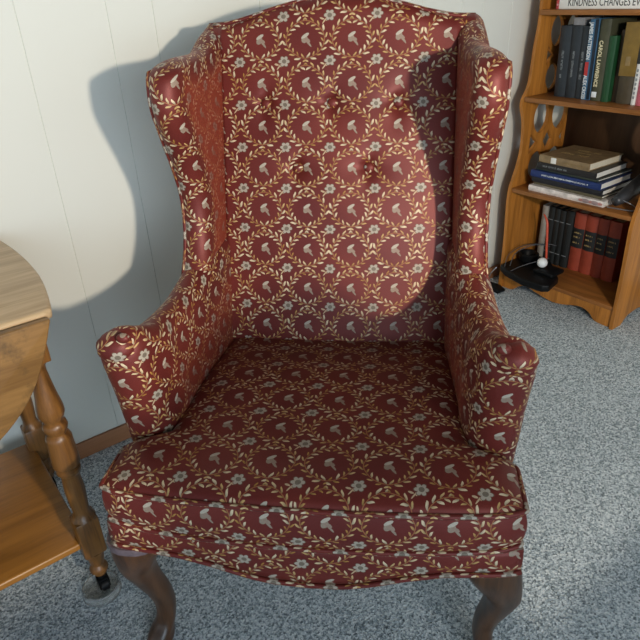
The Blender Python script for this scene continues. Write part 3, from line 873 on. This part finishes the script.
# dark folded case leaning at the right end of the shelf
bm = bmesh.new()
pts = spline([(2.075, -.500, .462, .016), (2.12, -.512, .480, .024), (2.19, -.525, .512, .028), (2.27, -.538, .548, .027), (2.34, -.545, .575, .018)], 26)
bm_tube(bm, [p[:3] for p in pts], [p[3] for p in pts], 14)
for v in bm.verts: v.co.z = max(v.co.z, .4375)
pouch = empty('folded_umbrella', (2.20, -.53, .4362)); tag(pouch, 'dark grey folded umbrella lying at the right end of the stack shelf', 'umbrella')
po = from_bm('canopy', bm, plain('charcoal_nylon', (0.030, 0.032, 0.036), .38, .5, .4, 25, .3), None); po.parent = pouch
po.data.transform(Matrix.Translation((-2.20, .53, -.4362)))
wp = [(2.10, -.485, .468), (2.088, -.52, .470), (2.092, -.550, .462), (2.105, -.566, .446), (2.09, -.560, .4405), (2.078, -.520, .4405), (2.07, -.480, .4405)]
tb = tube('wrist_strap', [Vector(p)-Vector((2.20, -.53, .4362)) for p in spline(wp, 40)], .0022, MAT['steel'], pouch, 8)
tag(tb, 'pale wrist strap')

# ------------------------------------------------------------------ books on the bottom shelf
ZB = .0862; GB = 'books standing on the bottom shelf'
b_ = book(-.128, -.152, .246, 2.225, .13, ZB, cover('cream_grey_cover', (0.30, 0.28, 0.24)), 'pale grey book at the left of the bottom shelf row', GB)
dk = cover('black_cloth', (0.012, 0.014, 0.014), .55)
for a, b, h, w in ((-.154, -.181, .245, 'first'), (-.183, -.207, .243, 'second'), (-.209, -.232, .240, 'third'), (-.234, -.268, .244, 'fourth')):
    r_ = book(a, b, h, 2.232, .125, ZB, dk, 'black book on the bottom shelf, %s from the pale grey book' % w, GB)
    for zz in (.05, .19): box('spine_rule', (-.0640, -.0615, -.010, .010, zz, zz+.0025), LM['grey'], r_, .0002)
redm = cover('brick_red_cloth', (0.30, 0.050, 0.025), .55)
bandm = plain('black_band', (0.010, 0.012, 0.013), .5)
wds = ('leftmost', 'second from left', 'third from left', 'rightmost')
for k, (a, b) in enumerate(((-.270, -.319), (-.321, -.371), (-.373, -.415), (-.417, -.466))):
    r_ = book(a, b, .246, 2.236, .125, ZB, redm, 'brick red volume with a black gold-lettered band, %s of the four' % wds[k], 'red banded volumes on the bottom shelf')
    hw = (a-b)/2
    bm = bmesh.new()
    pr = [(-.0625+.15*2*hw*(1-math.sin(PI*q/8))-.0006, -hw*.985+2*hw*.985*q/8) for q in range(9)]
    pr += [(-.050, hw*.985), (-.050, -hw*.985)]
    bm_prism(bm, pr, 2, .100, .182)
    tag(from_bm('spine_band', bm, bandm, r_, True, 40), 'black band with gold lettering')
    for q, zz in enumerate((.164, .146, .122)):
        marks(hw*1.15, .0092, LM['gold'], r_, (-.0637, 0, zz), FACE_X, seed=40+k*3+q)

# ------------------------------------------------------------------ putting return on the bottom shelf
pr_ = empty('putting_return', (2.06, -.20, .0862)); tag(pr_, 'black plastic golf putting return with wire hoops on the front of the bottom shelf', 'golf putting return')
def local(p): return Vector(p)-Vector((2.06, -.20, .0862))
base_out = [(2.015, -.100), (1.985, -.150), (1.960, -.250), (1.965, -.335), (1.985, -.355), (2.075, -.335), (2.20, -.215), (2.22, -.115), (2.10, -.102)]
bm = bmesh.new(); bm_prism(bm, [(x-2.06, y+.20) for x, y in base_out], 2, .0004, .030)
es = [e for e in bm.edges if len(e.link_faces) == 2 and e.calc_face_angle(0) > .6]
bmesh.ops.bevel(bm, geom=es, offset=.006, segments=3, affect='EDGES', profile=.5)
from_bm('tray', bm, MAT['black'], pr_, True, 45)
bm = bmesh.new(); bm_box(bm, 2.045-2.06, 2.13-2.06, -.325+.20, -.235+.20, .029, .046, .006)
from_bm('housing', bm, MAT['black'], pr_, True, 45)
bm = bmesh.new()
bm_lathe(bm, [(.030, .029), (.038, .034), (.042, .060), (.036, .066), (.028, .060), (.024, .036)], (2.135-2.06, -.150+.20), 24)
from_bm('ball_cup', bm, MAT['black'], pr_, True, 45)
for w in ([(2.03, -.135, .112), (2.07, -.130, .160), (2.12, -.165, .190), (2.16, -.215, .200), (2.18, -.245, .196)], [(1.99, -.170, .116), (2.03, -.190, .132), (2.07, -.228, .152), (2.11, -.262, .166)], [(2.01, -.125, .115), (2.05, -.112, .155), (2.11, -.130, .180), (2.16, -.17, .188), (2.19, -.21, .18)]):
    tube('wire_hoop', [local(p) for p in spline(w, 24)], .0018, plain('dark_wire', (.05,.05,.055), .4), pr_, 8)
bm = bmesh.new(); bmesh.ops.create_icosphere(bm, subdivisions=4, radius=.0205)
mb, tb_, bb = new_mat('golf_ball_white', .3, .5)
vo = tb_.n.new('ShaderNodeTexVoronoi'); vo.inputs['Scale'].default_value = 260; tb_.put(vo.inputs['Vector'], coord(tb_))
bb.inputs['Base Color'].default_value = (.8, .82, .82, 1); tb_.put(bb.inputs['Normal'], tb_.bump(vo.outputs['Distance'], .4, .001))
gbz = .0862+.046+.0205
ball = from_bm('golf_ball', bm, mb); ball.location = (2.080, -.252, gbz)
tag(ball, 'white golf ball sitting on the black putting return', 'golf ball')
tee = empty('red_stick', (2.135, -.235, .1325)); tag(tee, 'slim red stick with a bent tip leaning by the black books', 'stick')
bm = bmesh.new(); pp = spline([(0, 0, 0, .0042), (.002, .008, .06, .0048), (.004, .017, .125, .0050), (.006, .024, .165, .0046), (.006, .036, .186, .0036), (.006, .045, .196, .0018)], 26)
bm_tube(bm, [p[:3] for p in pp], [p[3] for p in pp], 10)
so = from_bm('shaft', bm, plain('orange_red_plastic', (0.55, 0.07, 0.03), .4), None); so.parent = tee
# flat black foot of a ramp on the carpet beside the bookcase
ft = empty('ramp_foot', (2.025, -.085, 0)); tag(ft, 'flat black plastic foot with a thin metal rod on the carpet by the bookcase corner', 'plastic foot')
bm = bmesh.new(); bm_prism(bm, [(.010, .062), (-.035, .040), (-.050, -.045), (-.005, -.050), (.012, -.008)], 2, .001, .014)
es = [e for e in bm.edges if len(e.link_faces) == 2 and e.calc_face_angle(0) > .6]
bmesh.ops.bevel(bm, geom=es, offset=.003, segments=2, affect='EDGES', profile=.5)
from_bm('plate', bm, MAT['black'], ft, True, 45)
tube('rod', [(-.006, .048, .012), (-.008, .030, .060), (-.012, .000, .100)], .0026, MAT['steel'], ft, 8)

# ------------------------------------------------------------------ LIGHT
def point_at(o, target):
    o.rotation_euler = (Vector(target)-o.location).to_track_quat('-Z', 'Y').to_euler()
sp = bpy.data.lights.new('lamp', 'POINT'); sp.energy = 126; sp.color = (1.0, .87, .71); sp.shadow_soft_size = .038
so_ = bpy.data.objects.new('warm_lamp', sp); COL.objects.link(so_); so_.location = (.315, -2.42, 1.26)
# added directional mask on the lamp, standing in for an unseen blocker's shade
sp.use_nodes = True; lt_ = NT(sp.node_tree); em = lt_.n['Emission']
ln = lt_.n.new('ShaderNodeTexCoord'); ls = lt_.n.new('ShaderNodeSeparateXYZ'); lt_.put(ls.inputs[0], ln.outputs['Normal'])
SGN = 1.0
nx, ny, nz = [lt_.mul(ls.outputs[k], SGN) for k in range(3)]
ny = lt_.mx(ny, 0.02)
tn = lt_.m('DIVIDE', nx, ny); sl = lt_.m('DIVIDE', lt_.mul(nz, -1), ny)
def smooth(v, a, b):
    n = lt_.n.new('ShaderNodeMapRange'); n.interpolation_type = 'SMOOTHSTEP'
    lt_.put(n.inputs[0], v); n.inputs[1].default_value = a; n.inputs[2].default_value = b
    return n.outputs[0]
win = lt_.mul(smooth(tn, -.085, -.055), lt_.sub(1, smooth(tn, .36, .40)))
thr = lt_.add(.338, lt_.add(lt_.mul(lt_.sub(1, smooth(tn, -.05, .12)), .05), lt_.mul(smooth(tn, .22, .33), .09)))
wedge = lt_.mul(win, smooth(lt_.sub(sl, thr), -.008, .055))
low = lt_.mx(lt_.mx(lt_.mul(smooth(sl, .45, .90), .40), smooth(sl, .94, 1.01)), lt_.mul(lt_.sub(1, smooth(tn, -.02, .05)), smooth(sl, .57, .66)))
lt_.put(em.inputs['Strength'], lt_.sub(1, lt_.mul(lt_.mx(wedge, low), .93)))
ar = bpy.data.lights.new('fill_light', 'AREA'); ar.energy = 50; ar.color = (.70, .85, 1.0); ar.shape = 'RECTANGLE'; ar.size = 1.8; ar.size_y = 1.3  # added cool fill behind the camera, placed to lift shaded wall and chair front
ao = bpy.data.objects.new('daylight_fill', ar); COL.objects.link(ao); ao.location = (-.7, -4.0, 1.15); point_at(ao, (.7, -.5, .45))
w = bpy.data.worlds.new('World'); bpy.context.scene.world = w; w.use_nodes = True
wt = NT(w.node_tree); bg = w.node_tree.nodes['Background']
tc = wt.n.new('ShaderNodeTexCoord'); sz = wt.n.new('ShaderNodeSeparateXYZ'); wt.put(sz.inputs[0], tc.outputs['Generated'])
wt.put(bg.inputs[0], wt.ramp(sz.outputs[2], [(0.0, (.74, .93, 1.07)), (0.2, (.62, .80, .95)), (0.42, (.10, .12, .14)), (1.0, (.03, .033, .036))]))
bg.inputs[1].default_value = .85

# ------------------------------------------------------------------ CAMERA
cd = bpy.data.cameras.new('Camera'); cam = bpy.data.objects.new('Camera', cd); COL.objects.link(cam)
cd.sensor_width = 36; cd.sensor_fit = 'HORIZONTAL'; cd.lens = 611.846/640*36; cd.clip_start = .02
yaw, pit, rol = math.radians(36.5473), math.radians(28.448), math.radians(-2.6166)
fw = Vector((math.sin(yaw)*math.cos(pit), math.cos(yaw)*math.cos(pit), -math.sin(pit)))
rt_ = Vector((math.cos(yaw), -math.sin(yaw), 0)); up = rt_.cross(fw)
r2 = rt_*math.cos(rol)+up*math.sin(rol); u2 = -rt_*math.sin(rol)+up*math.cos(rol)
M = Matrix((r2, u2, -fw)).transposed().to_4x4(); M.translation = (0, -1.532, 1.1638)
cam.matrix_world = M
sc_ = bpy.context.scene; sc_.camera = cam
sc_.view_settings.view_transform = 'Standard'; sc_.view_settings.look = 'None'; sc_.view_settings.exposure = 0.14
